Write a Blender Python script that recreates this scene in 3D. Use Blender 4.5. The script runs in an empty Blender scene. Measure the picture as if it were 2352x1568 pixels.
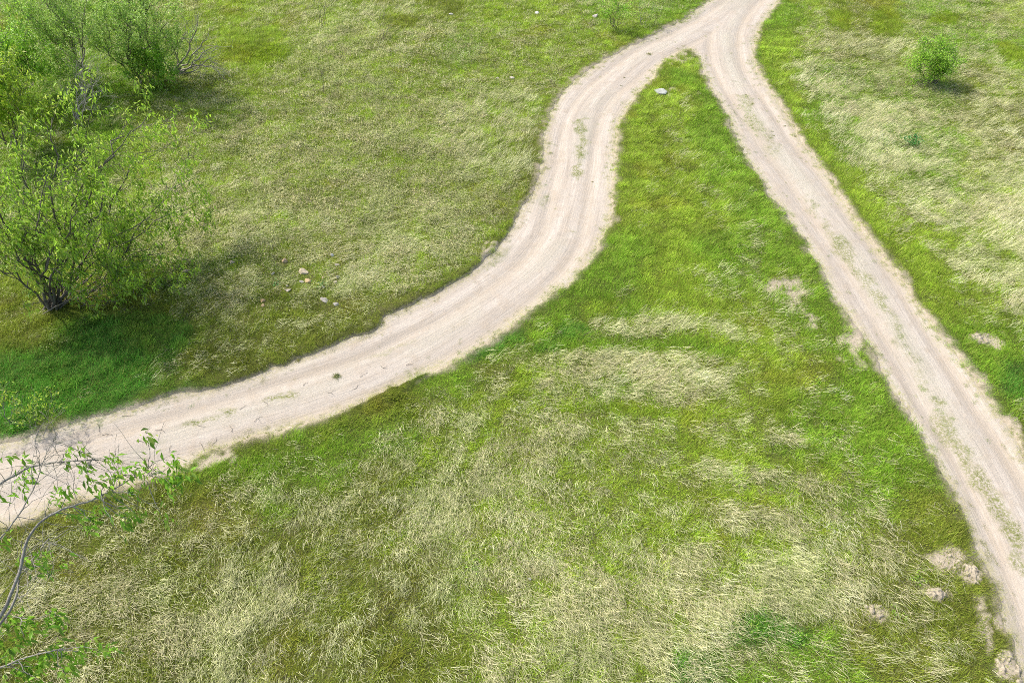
import bpy, math, random
import numpy as np
from mathutils import Vector

# ------------------------------------------------------------------ camera, world, sun
sc = bpy.context.scene
COL = sc.collection
PITCH = math.radians(48.7)          # how far the drone camera looks down
CAM_H = 16.0
F = 1568.0                          # focal length in photo pixels of a 2352 wide frame
W2, H2 = 1176.0, 784.0
cd = bpy.data.cameras.new("camera"); cam = bpy.data.objects.new("camera", cd); COL.objects.link(cam)
cam.location = (0, 0, CAM_H); cam.rotation_euler = (math.pi/2 - PITCH, 0, 0)
cd.sensor_width = 36; cd.lens = 24; cd.clip_start = 0.1; cd.clip_end = 3000
sc.camera = cam

SUN_EL = math.radians(50); SUN_AZ = math.atan2(0.55, -0.83)     # direction towards the sun, from +x
sv = Vector((math.cos(SUN_EL)*math.cos(SUN_AZ), math.cos(SUN_EL)*math.sin(SUN_AZ), math.sin(SUN_EL)))
w = bpy.data.worlds.new("World"); sc.world = w; w.use_nodes = True
nt = w.node_tree; bg = nt.nodes["Background"]
sky = nt.nodes.new("ShaderNodeTexSky"); sky.sky_type = 'NISHITA'; sky.sun_disc = False
sky.dust_density = 4.0; sky.sun_elevation = SUN_EL; sky.sun_rotation = math.pi/2 - SUN_AZ
nt.links.new(sky.outputs[0], bg.inputs[0]); bg.inputs[1].default_value = 0.15
sd = bpy.data.lights.new("sun", 'SUN'); sd.energy = 2.6; sd.angle = math.radians(2.0); sd.color = (1, 0.95, 0.87)
so = bpy.data.objects.new("sun", sd); COL.objects.link(so)
so.rotation_euler = (-sv).to_track_quat('-Z', 'Y').to_euler(); so.location = (-20, 20, 40)
sc.view_settings.view_transform = 'Standard'; sc.view_settings.look = 'None'
sc.view_settings.exposure = 0.66; sc.view_settings.gamma = 1
sc.cycles.use_denoising = False; sc.cycles.filter_width = 0.9; sc.cycles.max_bounces = 6; sc.cycles.diffuse_bounces = 3; sc.cycles.transmission_bounces = 3
sc.cycles.transparent_max_bounces = 4
rng = np.random.default_rng(7); random.seed(7)

# ------------------------------------------------------------------ mapping between photo and ground
cp, sp = math.cos(PITCH), math.sin(PITCH)
def at(X, Y, z=0.0):
    """photo pixel (2352 x 1568 frame) -> world point at height z"""
    dx = (X-W2)/F; dy = (H2-Y)/F
    d = np.array([dx, cp+dy*sp, -sp+dy*cp]); t = (z-CAM_H)/d[2]
    return np.array([d[0]*t, d[1]*t, z])
def atv(P):
    P = np.asarray(P, float); dx = (P[:, 0]-W2)/F; dy = (H2-P[:, 1])/F
    t = -CAM_H/(-sp+dy*cp)
    return np.stack([dx*t, (cp+dy*sp)*t], 1)
def proj(x, y):
    dep = np.maximum(y*cp + CAM_H*sp, 0.5); up = y*sp - CAM_H*cp
    return W2 + F*x/dep, H2 - F*up/dep

def hash2(i, j, seed):
    n = (i.astype(np.int64)*374761393 + j.astype(np.int64)*668265263 + seed*974634777) & 0xffffffff
    n = ((n ^ (n >> 13))*1274126177) & 0xffffffff
    return ((n ^ (n >> 16)) & 0xffff)/65535.0
def vn(x, y, s, seed):
    x = np.asarray(x)/s; y = np.asarray(y)/s
    i = np.floor(x); j = np.floor(y); fx = x-i; fy = y-j
    fx = fx*fx*(3-2*fx); fy = fy*fy*(3-2*fy); i = i.astype(np.int64); j = j.astype(np.int64)
    a = hash2(i, j, seed); b = hash2(i+1, j, seed); c = hash2(i, j+1, seed); d = hash2(i+1, j+1, seed)
    return (a*(1-fx)+b*fx)*(1-fy) + (c*(1-fx)+d*fx)*fy
def fbm(x, y, s, seed, o=3):
    t = 0; a = 1; n = 0
    for k in range(o):
        t = t + a*vn(x, y, s/2**k, seed+k*17); n += a; a *= .55
    return t/n
def sstep(a, b, x):
    t = np.clip((x-a)/(b-a), 0, 1); return t*t*(3-2*t)

# ------------------------------------------------------------------ the dirt road
LU = [(-700,1190),(-300,1105),(0,1030),(60,1012),(150,985),(240,958),(330,932),(420,905),(510,880),(600,855),(690,822),(740,800),(800,778),(860,752),(890,722),(940,700),(1000,670),(1060,635),(1110,600),(1140,570),(1165,535),(1185,500),(1205,465),(1225,430),(1240,395),(1248,350),(1250,300),(1260,260),(1285,215),(1320,180),(1370,145),(1430,115),(1500,85),(1560,55),(1605,22),(1640,-5),(1700,-50),(1790,-130),(1880,-230)]
RE = [(2010,-230),(1900,-130),(1830,-50),(1790,0),(1762,40),(1740,75),(1728,100),(1733,140),(1755,190),(1790,240),(1830,310),(1870,360),(1910,410),(1955,480),(2010,560),(2070,640),(2110,700),(2150,750),(2200,805),(2240,865),(2290,945),(2330,1000),(2352,1040),(2420,1160),(2500,1300),(2600,1500),(2720,1800)]
RL = [(2440,1800),(2345,1530),(2310,1430),(2285,1350),(2250,1270),(2220,1200),(2190,1130),(2160,1070),(2120,1000),(2080,940),(2030,860),(1990,790),(1950,730),(1915,680),(1890,620),(1850,560),(1800,490),(1760,430),(1720,370),(1690,320),(1670,270),(1645,220),(1620,170),(1605,135),(1585,116)]
LL = [(1560,122),(1530,140),(1500,170),(1470,205),(1440,250),(1420,290),(1412,340),(1410,390),(1405,440),(1400,490),(1398,525),(1380,560),(1350,600),(1310,640),(1260,680),(1200,725),(1150,765),(1090,800),(1020,835),(940,870),(850,915),(760,955),(660,985),(560,1015),(470,1045),(440,1062),(400,1080),(330,1100),(250,1130),(190,1150),(130,1165),(60,1190),(0,1210),(-300,1310),(-700,1430)]
POLY = atv(LU+RE+RL+LL)
def seg_dist(x, y, P, closed):
    """distance, signed side, arclength to a polyline"""
    A = P; B = np.roll(P, -1, 0)
    if not closed: A = P[:-1]; B = P[1:]
    best = np.full(x.shape, 1e9); side = np.zeros(x.shape); arc = np.zeros(x.shape); L = 0.0
    for (ax, ay), (bx, by) in zip(A, B):
        ex, ey = bx-ax, by-ay; l2 = ex*ex+ey*ey; l = math.sqrt(l2)
        t = np.clip(((x-ax)*ex+(y-ay)*ey)/l2, 0, 1)
        d = np.hypot(x-ax-t*ex, y-ay-t*ey); m = d < best
        best = np.where(m, d, best)
        side = np.where(m, np.sign(ex*(y-ay)-ey*(x-ax)), side); arc = np.where(m, L+t*l, arc); L += l
    return best, side, arc
def inside(x, y, P):
    r = np.zeros(x.shape, bool); n = len(P)
    for k in range(n):
        ax, ay = P[k]; bx, by = P[(k+1) % n]
        if ay == by: continue
        c = ((ay > y) != (by > y)) & (x < (bx-ax)*(y-ay)/(by-ay)+ax); r ^= c
    return r
def smooth_line(P, n=2):
    P = np.array(P)
    for _ in range(n):
        Q = 0.75*P[:-1]+0.25*P[1:]; R = 0.25*P[:-1]+0.75*P[1:]
        P = np.concatenate([P[:1], np.stack([Q, R], 1).reshape(-1, P.shape[1]), P[-1:]])
    return P
CL = atv([(-700,1310),(-300,1205),(0,1118),(150,1070),(330,1018),(510,965),(690,908),(860,850),(960,795),(1060,740),(1150,680),(1230,620),(1280,560),(1300,500),(1318,430),(1330,380),(1335,330),(1345,270),(1375,220),(1420,180),(1480,130),(1560,92),(1640,50),(1720,-20),(1800,-90),(1940,-230)])
CR = atv([(2580,1800),(2480,1560),(2430,1430),(2350,1250),(2300,1150),(2240,1040),(2180,950),(2130,860),(2080,780),(2020,680),(1975,600),(1930,540),(1880,470),(1840,410),(1790,350),(1750,290),(1715,230),(1685,170),(1668,120),(1668,70),(1700,20),(1760,-50),(1940,-230)])
CL = smooth_line(CL); CR = smooth_line(CR)

def sdf(x, y):
    d, _, _ = seg_dist(x, y, POLY, True)
    s = np.where(inside(x, y, POLY), -d, d)
    return s + (fbm(x, y, 0.9, 3, 2)-.5)*0.26 + (fbm(x, y, .30, 8, 3)-.5)*0.30*(1-.4*bank_mask(x, y))
def base_h(x, y):
    h = (fbm(x, y, 9, 11, 2)-.5)*0.35
    return h
def bank_mask(x, y):
    X, Y = proj(x, y)
    return sstep(1420, 1200, X + (Y-500)*0.25)*sstep(420, 520, Y)*sstep(980, 880, Y)*(Y < 1500-0.9*X+240)
def ground_h(x, y, s=None):
    if s is None: s = sdf(x, y)
    bump = (fbm(x, y, 1.6, 31, 3)-.5)*0.19*sstep(0.2, 1.5, s)
    lip = -0.11 + 0.13*sstep(-0.12, 0.08, s)
    bank = bank_mask(x, y)*0.09*np.exp(-np.maximum(s, 0)/0.7)*sstep(-.05, .12, s)
    return base_h(x, y) + lip + bump + bank

# ------------------------------------------------------------------ painted maps of the meadow (what grows where)
DRY = """33334433 45555543 34444322 24335655
33333431 15776554 44432222 15665455
33333444 56665566 66532111 36776665
22233566 66667776 65422332 24776666
33333566 76677776 65322332 22477567
44445677 77777776 64222222 22256677
44445777 77777787 63222122 22225677
44444677 77778776 53221123 22222567
33333456 56777764 32221233 22222356
22223344 45567653 32122233 32222235
22222334 44444332 24665433 33222223
11112334 44332225 67777643 22222222
22222222 22222567 67777754 32222233
22222222 22345677 67776555 43222233
22222223 34456677 66555566 54322233
33333334 45566777 76666766 65432222
45555665 55566777 77776777 76543222
56666666 54445677 77777777 77654332
56777766 54334566 77777777 87644333
46777766 54333456 67777788 76543333
35666766 53333456 77777754 43333333"""
HUE = """cccccbbb bbbbaabb bbcbcccc cbaacccb
ccccccbb bbbbaacb bbbbbbcc bbaabccc
cccccaaa aabbbbbb bbbbbbcc bcccccab
ccccaaab bbbbbbbb bbcbbbcc bcccccaa
ccccbbbb bbbabbba abcbbbcc bbccccba
ccccbbbb abbabbba acbbbbcc cbbbccbb
ccccabbb abbabbaa acbbbbbc ccbbbbbb
ccccabba aaabbbba ccbbbbcc ccbbbbbb
aaaaaaaa aaabbbaa ccccbbcc cccbbbbb
aaaaaaaa aaaaaaaa ccccbbbb ccccbbbb
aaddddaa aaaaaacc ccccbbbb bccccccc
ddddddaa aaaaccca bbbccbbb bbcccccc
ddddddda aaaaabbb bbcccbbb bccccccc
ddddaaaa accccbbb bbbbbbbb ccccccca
aaaaaacc cccaabbb bbbbbbbc cbccccaa
aaaaaaaa caaabbbb bbbbbbbb bbccaaaa
aaaaaaaa aaaabbbb bbbbbbbb bbbaaaaa
aaaaaaaa aaaaaabb bbbbbbbb bbbaaaaa
aaaaaaaa aaaaaabb bbbbbbbb bbaaaaaa
aaaaaaaa aaaaaabb bbbbbbbc ccaaaaaa
aaaaaaaa aaaaaabb bbbbbddc ccccaaaa"""
def rows(s): return [r.replace(' ', '') for r in s.split('\n')]
MD = np.array([[int(c) for c in r] for r in rows(DRY)], float)
MH = {k: np.array([[1.0 if c == k else 0.0 for c in r] for r in rows(HUE)]) for k in 'abcd'}
# the upper left meadow is yellow-green rather than olive
MH['b'][:9, :16] += MH['a'][:9, :16]*.8; MH['a'][:9, :16] *= .2
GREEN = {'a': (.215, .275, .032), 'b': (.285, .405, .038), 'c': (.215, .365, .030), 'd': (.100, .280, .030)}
def samp(M, X, Y):
    u = np.clip(X/73.5-.5, 0, 30.999); v = np.clip(Y/74.67-.5, 0, 19.999)
    i = u.astype(int); j = v.astype(int); fu = u-i; fv = v-j
    fu = fu*fu*(3-2*fu); fv = fv*fv*(3-2*fv)
    return (M[j, i]*(1-fu)+M[j, i+1]*fu)*(1-fv) + (M[j+1, i]*(1-fu)+M[j+1, i+1]*fu)*fv
# px, py, rx, ry, tilt, dryness target, hue class
BLOBS = [(590,117,80,19,0,0.5,'e'),(1930,50,32,26,0,.5,'e'),(2037,52,34,36,0,1,'e'),(2174,41,42,14,0,1,'e'),(2325,122,40,22,15,.5,'e'),
 (1690,25,30,20,0,2,'c'),(1560,190,40,25,0,1,'c'),(1640,300,55,60,40,.5,'c'),(1300,770,80,18,-25,1,'d'),(1150,790,70,20,-28,.5,'d'),(1400,600,90,60,-30,1,'c'),
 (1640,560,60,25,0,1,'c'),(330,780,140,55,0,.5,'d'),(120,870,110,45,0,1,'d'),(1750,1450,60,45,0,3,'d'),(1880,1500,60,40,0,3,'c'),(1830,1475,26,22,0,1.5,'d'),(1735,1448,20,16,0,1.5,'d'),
 (1020,20,50,24,0,2,'a'),(920,55,50,16,0,2,'a'),(970,820,60,12,-25,1,'d'),(2290,820,60,40,30,1,'c'),(2330,880,40,45,20,.5,'d'),(1745,130,18,60,0,.3,'b'),
 (1510,745,150,14,3,8,'b'),(1640,755,100,12,12,8,'b'),(1450,830,260,40,3,8,'b'),(1560,870,120,30,10,8.5,'b'),(1250,880,60,18,-20,7,'b'),(1650,975,80,14,-5,8,'b'),(1800,1000,60,10,18,7,'b'),
 (1520,1050,110,12,-4,7.5,'b'),(1740,1090,120,16,3,8,'b'),(1880,1130,60,14,20,8,'b'),(1700,1180,160,16,6,8,'b'),(1780,1350,150,30,-25,9,'b'),(1560,1290,120,20,0,8,'b'),
 (1130,960,170,17,-60,1,'b'),(1020,990,130,14,-52,2.5,'b'),(1500,792,240,17,3,.8,'c'),(1490,945,210,15,4,1.5,'b'),(1700,1053,180,14,6,1.5,'b'),(1600,1134,210,14,6,1.5,'b'),(1650,1236,230,14,5,2,'b'),(1340,1010,140,14,-50,2.5,'b'),
 (720,1180,60,18,-15,8,'a'),(560,1220,60,18,0,8,'a'),(380,1440,200,60,0,8,'a'),(640,1400,110,40,0,7.5,'a'),(1260,1350,60,40,0,7.5,'b'),(880,1180,70,40,0,3,'a'),(850,1400,130,110,0,4,'a'),(1000,1500,80,60,0,2.5,'a')]
GREEN['e'] = (.190, .290, .010)
def meadow(x, y, s):
    """dryness 0..1 and green colour at world points"""
    X, Y = proj(x, y)
    wob = 26
    Xw = X + (fbm(x, y, 1.7, 51)-.5)*2*wob*1.6; Yw = Y + (fbm(x, y, 1.7, 77)-.5)*2*wob
    d = samp(MD, Xw, Yw); wt = {k: samp(MH[k], Xw, Yw) for k in 'abcd'}; wt['e'] = np.zeros_like(d)
    d = d - 1.3*sstep(260, 120, np.abs(Yw-1060))*sstep(330, 200, np.abs(Xw-1550))
    for bx, by, rx, ry, a, dv, k in BLOBS:
        a = math.radians(a); ux, uy = math.cos(a), math.sin(a); X1 = Xw-bx; Y1 = Yw-by
        if ry < 20 or k == 'e': X1 = X1 - (Xw-X)*.6; Y1 = Y1 - (Yw-Y)*.6
        q = ((X1*ux+Y1*uy)/rx)**2 + ((-X1*uy+Y1*ux)/ry)**2
        m = sstep(1.7, 0.4, q)*.92
        d = d*(1-m)+dv*m
        for kk in wt: wt[kk] = wt[kk]*(1-m)+(m if kk == k else 0)
    d = d/9
    e = np.exp(-np.maximum(s, 0)/0.55)*sstep(0.25, .7, fbm(x, y, 2.2, 91)+.25)      # greener margin beside the track
    d = d*(1-.8*e)
    tot = sum(wt.values())
    g = sum((wt[k]/tot)[:, None]*np.array(GREEN[k]) for k in wt)
    v = (fbm(x, y, .8, 5)-.5)*.5 + (fbm(x, y, .25, 6, 2)-.5)*.35
    g = g*(1+v)[:, None]
    yl = sstep(.62, .8, fbm(x, y, 1.3, 131))[:, None]*.3
    g = g*(1-yl) + np.array((.34, .30, .035))*yl
    return np.clip(d, 0, 1), np.clip(g, .003, .8)

# ------------------------------------------------------------------ mesh helpers
def np_mesh(name, V, Fc, mat, uniform=None, attrs=None, smooth=False):
    V = np.asarray(V, np.float32); me = bpy.data.meshes.new(name); me.vertices.add(len(V)); me.vertices.foreach_set("co", V.ravel())
    if Fc is not None and len(Fc):
        if isinstance(Fc, np.ndarray):
            k = Fc.shape[1]; flat = Fc.ravel(); starts = np.arange(len(Fc))*k; tot = np.full(len(Fc), k)
        else:
            flat = np.concatenate([np.asarray(f) for f in Fc]); tot = np.array([len(f) for f in Fc]); starts = np.concatenate([[0], np.cumsum(tot)[:-1]])
        me.loops.add(len(flat)); me.loops.foreach_set("vertex_index", flat.astype(np.int32))
        me.polygons.add(len(starts)); me.polygons.foreach_set("loop_start", starts.astype(np.int32)); me.polygons.foreach_set("loop_total", tot.astype(np.int32))
        if smooth: me.polygons.foreach_set("use_smooth", np.ones(len(starts), bool))
    for an, (dom, ty, arr) in (attrs or {}).items():
        a = me.attributes.new(an, ty, dom); arr = np.asarray(arr, np.float32)
        if ty == 'FLOAT_COLOR':
            if arr.shape[1] == 3: arr = np.concatenate([arr, np.ones((len(arr), 1), np.float32)], 1)
            a.data.foreach_set("color", arr.ravel().astype(np.float32))
        elif ty == 'FLOAT_VECTOR': a.data.foreach_set("vector", arr.ravel())
        elif ty == 'INT': a.data.foreach_set("value", arr.astype(np.int32))
        else: a.data.foreach_set("value", arr.ravel())
    me.update(calc_edges=True)
    if mat: me.materials.append(mat)
    return me
def link(name, me, parent=None, **props):
    o = bpy.data.objects.new(name, me); COL.objects.link(o)
    if parent: o.parent = parent
    for k, v in props.items(): o[k] = v
    return o
def empty(name, loc, **props):
    o = bpy.data.objects.new(name, None); COL.objects.link(o); o.location = loc; o.empty_display_size = .2
    for k, v in props.items(): o[k] = v
    return o

class NT:
    def __init__(s, name):
        s.m = bpy.data.materials.new(name); s.m.use_nodes = True; s.t = s.m.node_tree; s.t.nodes.clear()
        s.out = s.n("ShaderNodeOutputMaterial")
    def n(s, ty, **kw):
        nd = s.t.nodes.new(ty)
        for k, v in kw.items(): setattr(nd, k, v)
        return nd
    def l(s, a, b): s.t.links.new(a, b)
    def attr(s, name, inst=False): return s.n("ShaderNodeAttribute", attribute_name=name, attribute_type='INSTANCER' if inst else 'GEOMETRY')
    def mathn(s, op, a, b=None, c=None):
        nd = s.n("ShaderNodeMath", operation=op)
        for i, v in enumerate((a, b, c)):
            if v is None: continue
            if isinstance(v, (int, float)): nd.inputs[i].default_value = v
            else: s.l(v, nd.inputs[i])
        return nd.outputs[0]
    def mix(s, f, a, b, mode='MIX'):
        nd = s.n("ShaderNodeMix", data_type='RGBA', blend_type=mode)
        for i, v in ((0, f), (6, a), (7, b)):
            if isinstance(v, (int, float)): nd.inputs[i].default_value = v
            elif isinstance(v, tuple): nd.inputs[i].default_value = (*v, 1) if len(v) == 3 else v
            else: s.l(v, nd.inputs[i])
        return nd.outputs[2]
    def noise(s, scale, vec=None, det=4, rough=.6):
        nd = s.n("ShaderNodeTexNoise"); nd.inputs["Scale"].default_value = scale; nd.inputs["Detail"].default_value = det; nd.inputs["Roughness"].default_value = rough
        if vec is not None: s.l(vec, nd.inputs["Vector"])
        return nd.outputs[0]
    def ramp(s, f, a, b):
        nd = s.n("ShaderNodeMapRange"); nd.inputs[1].default_value = a; nd.inputs[2].default_value = b; nd.clamp = True
        s.l(f, nd.inputs[0]); return nd.outputs[0]

def blade_mat(name, inst_tint=True, base=None, tr=.3, spec=.25, rough=.5, var=.45, warm=(.5, .42, .10), wf=.72):
    t = NT(name); bl = t.attr("bl").outputs["Fac"]
    col = t.attr("tint", True).outputs["Color"] if inst_tint else t.n("ShaderNodeRGB").outputs[0]
    if base is not None: col.default_value = (*base, 1)
    br = t.mathn('MULTIPLY_ADD', bl, 2*var, 1-var)
    vm = t.n("ShaderNodeVectorMath", operation='SCALE'); t.l(col, vm.inputs[0]); t.l(br, vm.inputs['Scale'])
    c = t.mix(t.ramp(t.mathn('FRACT', t.mathn('MULTIPLY', bl, 7.13)), wf, 1.0), vm.outputs[0], warm)
    d = t.n("ShaderNodeBsdfPrincipled"); t.l(c, d.inputs["Base Color"]); d.inputs["Roughness"].default_value = rough; d.inputs["Specular IOR Level"].default_value = spec
    tl = t.n("ShaderNodeBsdfTranslucent"); t.l(c, tl.inputs[0])
    mx = t.n("ShaderNodeMixShader"); mx.inputs[0].default_value = tr; t.l(d.outputs[0], mx.inputs[1]); t.l(tl.outputs[0], mx.inputs[2])
    t.l(mx.outputs[0], t.out.inputs[0]); return t.m

# ------------------------------------------------------------------ ground and road
def axis(lo, hi, step, far):
    a = np.arange(lo, hi+step, step); g = 1.35; ext = []; d = step*2
    while sum(ext) < far: ext.append(d); d *= g
    e = np.cumsum(ext); return np.concatenate([(lo-e)[::-1], a, hi+e])
gx = axis(-36, 36, .11, 600); gy = axis(1, 50, .11, 600)
GXX, GYY = np.meshgrid(gx, gy); nx, ny = len(gx), len(gy)
x = GXX.ravel(); y = GYY.ravel()
S = sdf(x, y)
gz = ground_h(x, y, S)
dry, green = meadow(x, y, S)
SOIL = np.array((.20, .165, .11))
thatch = np.array((.30, .27, .14))
gc = green*.33*(1-dry[:, None]*.75) + thatch*dry[:, None]*.48
# bare sandy patches in the meadow: px, py, rx, ry
BARE = [(2262,778,42,18),(2180,1290,45,28),(2150,1365,34,20),(2235,1330,26,20),(2012,1405,34,16),(1830,690,22,26),(1860,735,18,14),(1790,655,60,10),(2320,1530,26,30),(2265,1440,22,60),(1566,138,24,12),(1960,790,26,50),(2340,1190,20,30),(500,1062,50,12),(1130,575,16,18),(2330,985,20,20),(1535,216,16,6)]
def bare_w(x, y):
    X, Y = proj(x, y); r = np.zeros(len(x))
    X = X + (fbm(x, y, .32, 201, 4)-.5)*95; Y = Y + (fbm(x, y, .32, 207, 4)-.5)*60
    for bx, by, rx, ry in BARE: r = np.maximum(r, sstep(1.35, .55, ((X-bx)/rx)**2+((Y-by)/ry)**2))
    return r
bw = bare_w(x, y)
frg = 1-bank_mask(x, y)
edge = np.maximum(sstep(.06+.28*frg, -.10, S+frg*(fbm(x, y, .5, 88)-.5)*.35)*(1-.35*frg*(S > .05)), bw)[:, None]
gc = gc*(1-edge) + np.array((.46, .40, .31))*edge
gi = np.arange(nx*ny).reshape(ny, nx)
faces = np.stack([gi[:-1, :-1], gi[:-1, 1:], gi[1:, 1:], gi[1:, :-1]], -1).reshape(-1, 4)
t = NT("meadow_soil")
ga = t.attr("gcol").outputs["Color"]
geo = t.n("ShaderNodeNewGeometry").outputs["Position"]
n1 = t.noise(9, geo, 6, .7); n2 = t.noise(55, geo, 3, .7)
c = t.mix(1.0, ga, t.mix(t.ramp(n1, .3, .7), (.55, .55, .5), (1.35, 1.35, 1.25)), 'MULTIPLY')
c = t.mix(t.ramp(n2, .50, .75), c, t.mix(1.0, c, (1.7, 1.6, 1.6), 'MULTIPLY'))
c = t.mix(t.ramp(t.noise(38, geo, 3, .7), .55, .36), c, (.03, .032, .012))
nb = t.attr("bare").outputs["Fac"]
c = t.mix(nb, c, t.mix(t.ramp(n1, .3, .75), (.30, .255, .18), (.50, .435, .34)))
b = t.n("ShaderNodeBsdfPrincipled"); t.l(c, b.inputs["Base Color"]); b.inputs["Roughness"].default_value = .95; b.inputs["Specular IOR Level"].default_value = .15
bp = t.n("ShaderNodeBump"); bp.inputs["Strength"].default_value = .6; bp.inputs["Distance"].default_value = .05; t.l(n1, bp.inputs["Height"]); t.l(bp.outputs[0], b.inputs["Normal"])
t.l(b.outputs[0], t.out.inputs[0])
link("ground", np_mesh("ground", np.stack([x, y, gz], 1), faces, t.m, smooth=True,
     attrs={"gcol": ('POINT', 'FLOAT_COLOR', gc), "bare": ('POINT', 'FLOAT', edge[:, 0])}), kind="structure")

def track(x, y):
    da, sa, la = seg_dist(x, y, CL, False); db, sb, lb = seg_dist(x, y, CR, False)
    return da*sa, la, db*sb, lb, sstep(-.5, .5, da-db)
def rut(l, l2):
    l = l + (vn(l2, l2*0, 5, 41)-.5)*.35
    return -0.055*(np.exp(-((l-.72)/.22)**2)+np.exp(-((l+.72)/.22)**2)) + .012*np.exp(-(l/.3)**2)
def road_h(x, y, tr=None):
    a, la, b_, lb, wb = tr or track(x, y)
    return base_h(x, y) - .035 + rut(a, la)*(1-wb)*.8 + rut(b_, lb)*wb + (fbm(x, y, .8, 61, 3)-.5)*.03
sel = (S.reshape(ny, nx) < .5)
fs = (sel[:-1, :-1] | sel[:-1, 1:] | sel[1:, 1:] | sel[1:, :-1]).ravel()
fm = (np.abs(x) < 60).reshape(ny, nx) & (y < 90).reshape(ny, nx)
fs &= fm[:-1, :-1].ravel()
rf = faces[fs]; used = np.unique(rf); remap = -np.ones(nx*ny, int); remap[used] = np.arange(len(used)); rf = remap[rf]
rx, ry = x[used], y[used]; TR = track(rx, ry); rz = road_h(rx, ry, TR)
# moss and weeds on the track: px, py, rx, ry, tilt, strength
MOSS = [(1335,320,10,55,5,.9),(1325,390,9,22,5,1),(650,915,40,7,-10,1),(455,968,45,6,-14,.9),(520,945,18,10,0,1),(900,800,60,5,-20,.5),(1710,235,24,18,50,.7),(1735,285,30,14,50,.7),(1930,565,34,16,58,.8),(1955,600,24,10,58,.9),(2020,690,30,10,58,.8),(1870,480,30,10,55,.5),
 (2155,925,16,12,58,.9),(2180,990,50,22,62,.8),(2215,1045,45,18,62,.8),(2255,1110,45,18,62,.95),(2290,1160,40,20,62,1),(2330,1230,50,18,62,1),(2345,1300,40,14,62,.9),(2120,880,50,9,60,.45),(2060,745,50,10,60,.6),(1985,640,40,9,58,.7),(1900,525,36,9,56,.5),(1765,330,40,12,52,.4),(1590,148,20,14,0,.8),(340,1030,40,6,-18,.25),(1150,590,40,8,-40,.35),(1250,455,10,22,20,.4),(2080,800,80,14,60,.3)]
GREY = [(1345,300,22,70,8,.6),(1395,235,40,30,0,.35),(1150,590,44,13,-40,.8),(1248,450,14,30,10,.7),(1290,560,60,20,-50,.3),(1050,720,120,14,-33,.3),(800,840,120,10,-20,.3),(1550,60,80,14,-25,.35),(1960,560,20,120,-32,.35),(2260,1280,12,140,-26,.5),(340,1035,90,16,-18,.5),(1680,10,40,18,-20,.7),(1745,310,20,70,-50,.3),(1790,360,25,70,-40,.35),(2090,790,16,110,-32,.5),(2140,880,14,60,-32,.3),(1860,415,34,24,0,.25),(560,960,100,12,-15,.25),(2090,870,9,120,-32,.35),(2230,1180,14,160,-28,.3),(2320,1400,16,120,-25,.45),(2180,960,30,100,-30,.2)]
def blobs(x, y, L, wob=18):
    X, Y = proj(x, y); r = np.zeros(len(x))
    X = X + (fbm(x, y, .35, 301)-.5)*wob*2; Y = Y + (fbm(x, y, .35, 307)-.5)*wob*1.5
    for bx, by, ax, ay, a, st in L:
        a = math.radians(a); ux, uy = math.cos(a), math.sin(a); X1 = X-bx; Y1 = Y-by
        r = np.maximum(r, st*sstep(1.7, .2, ((X1*ux+Y1*uy)/ax)**2 + ((-X1*uy+Y1*ux)/ay)**2))
    return r
moss = blobs(rx, ry, MOSS); grey = blobs(rx, ry, GREY)
rr_ = np.clip(-rut(TR[0], TR[1])/.045, 0, 1)*(1-TR[4])*.8 + np.clip(-rut(TR[2], TR[3])/.045, 0, 1)*TR[4]; rutc = rr_*(.35+.65*fbm(rx, ry, 2.5, 811))
crown = (np.exp(-(TR[0]/.33)**2)*(1-TR[4])*.6 + np.exp(-(TR[2]/.36)**2)*TR[4])*sstep(.3, .6, fbm(rx, ry, 1.8, 821))
t = NT("pale_dirt"); geo = t.n("ShaderNodeNewGeometry").outputs["Position"]
def streak(nm, sx, sy, det=5):
    a = t.attr(nm).outputs["Vector"]; m = t.n("ShaderNodeVectorMath", operation='MULTIPLY'); t.l(a, m.inputs[0]); m.inputs[1].default_value = (sx, sy, 1)
    return t.noise(1.0, m.outputs[0], det, .6)
def mixf(f, a, b_):
    nd = t.n("ShaderNodeMix", data_type='FLOAT'); t.l(f, nd.inputs[0]); t.l(a, nd.inputs[2]); t.l(b_, nd.inputs[3]); return nd.outputs[0]
wb = t.attr("wb").outputs["Fac"]
sk = mixf(wb, streak("ta", 3.2, .22), streak("tb", 3.2, .22))
sk2 = mixf(wb, streak("ta", 16, .7, 3), streak("tb", 16, .7, 3))
n1 = t.noise(2.2, geo, 5, .65); n2 = t.noise(26, geo, 4, .7); n3 = t.noise(90, geo, 2, .6)
c = t.mix(t.ramp(t.mathn('ADD', t.mathn('MULTIPLY', sk, .65), t.mathn('MULTIPLY', n1, .35)), .36, .60), (.36, .315, .26), (.515, .465, .40))
c = t.mix(t.mathn('MULTIPLY', t.mathn('MULTIPLY', t.ramp(sk2, .50, .68), t.ramp(n1, .4, .65)), .6), c, (.30, .255, .195))
c = t.mix(t.mathn('MULTIPLY', t.ramp(n1, .46, .66), .7), c, (.375, .315, .245))
c = t.mix(t.mathn('MULTIPLY', t.ramp(n2, .55, .75), .35), c, (.58, .53, .47))
c = t.mix(t.mathn('MULTIPLY', t.ramp(n3, .58, .70), .5), c, (.26, .225, .165))
c = t.mix(t.mathn('MULTIPLY', t.attr("rutc").outputs["Fac"], t.ramp(sk2, .30, .60)), c, (.40, .34, .26))
c = t.mix(t.mathn('MULTIPLY', t.attr("crown").outputs["Fac"], t.ramp(n2, .35, .6)), c, (.47, .44, .36))
c = t.mix(t.mathn('MULTIPLY', t.attr("crown").outputs["Fac"], t.ramp(t.noise(34, geo, 3, .7), .56, .64)), c, (.20, .20, .12))
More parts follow.
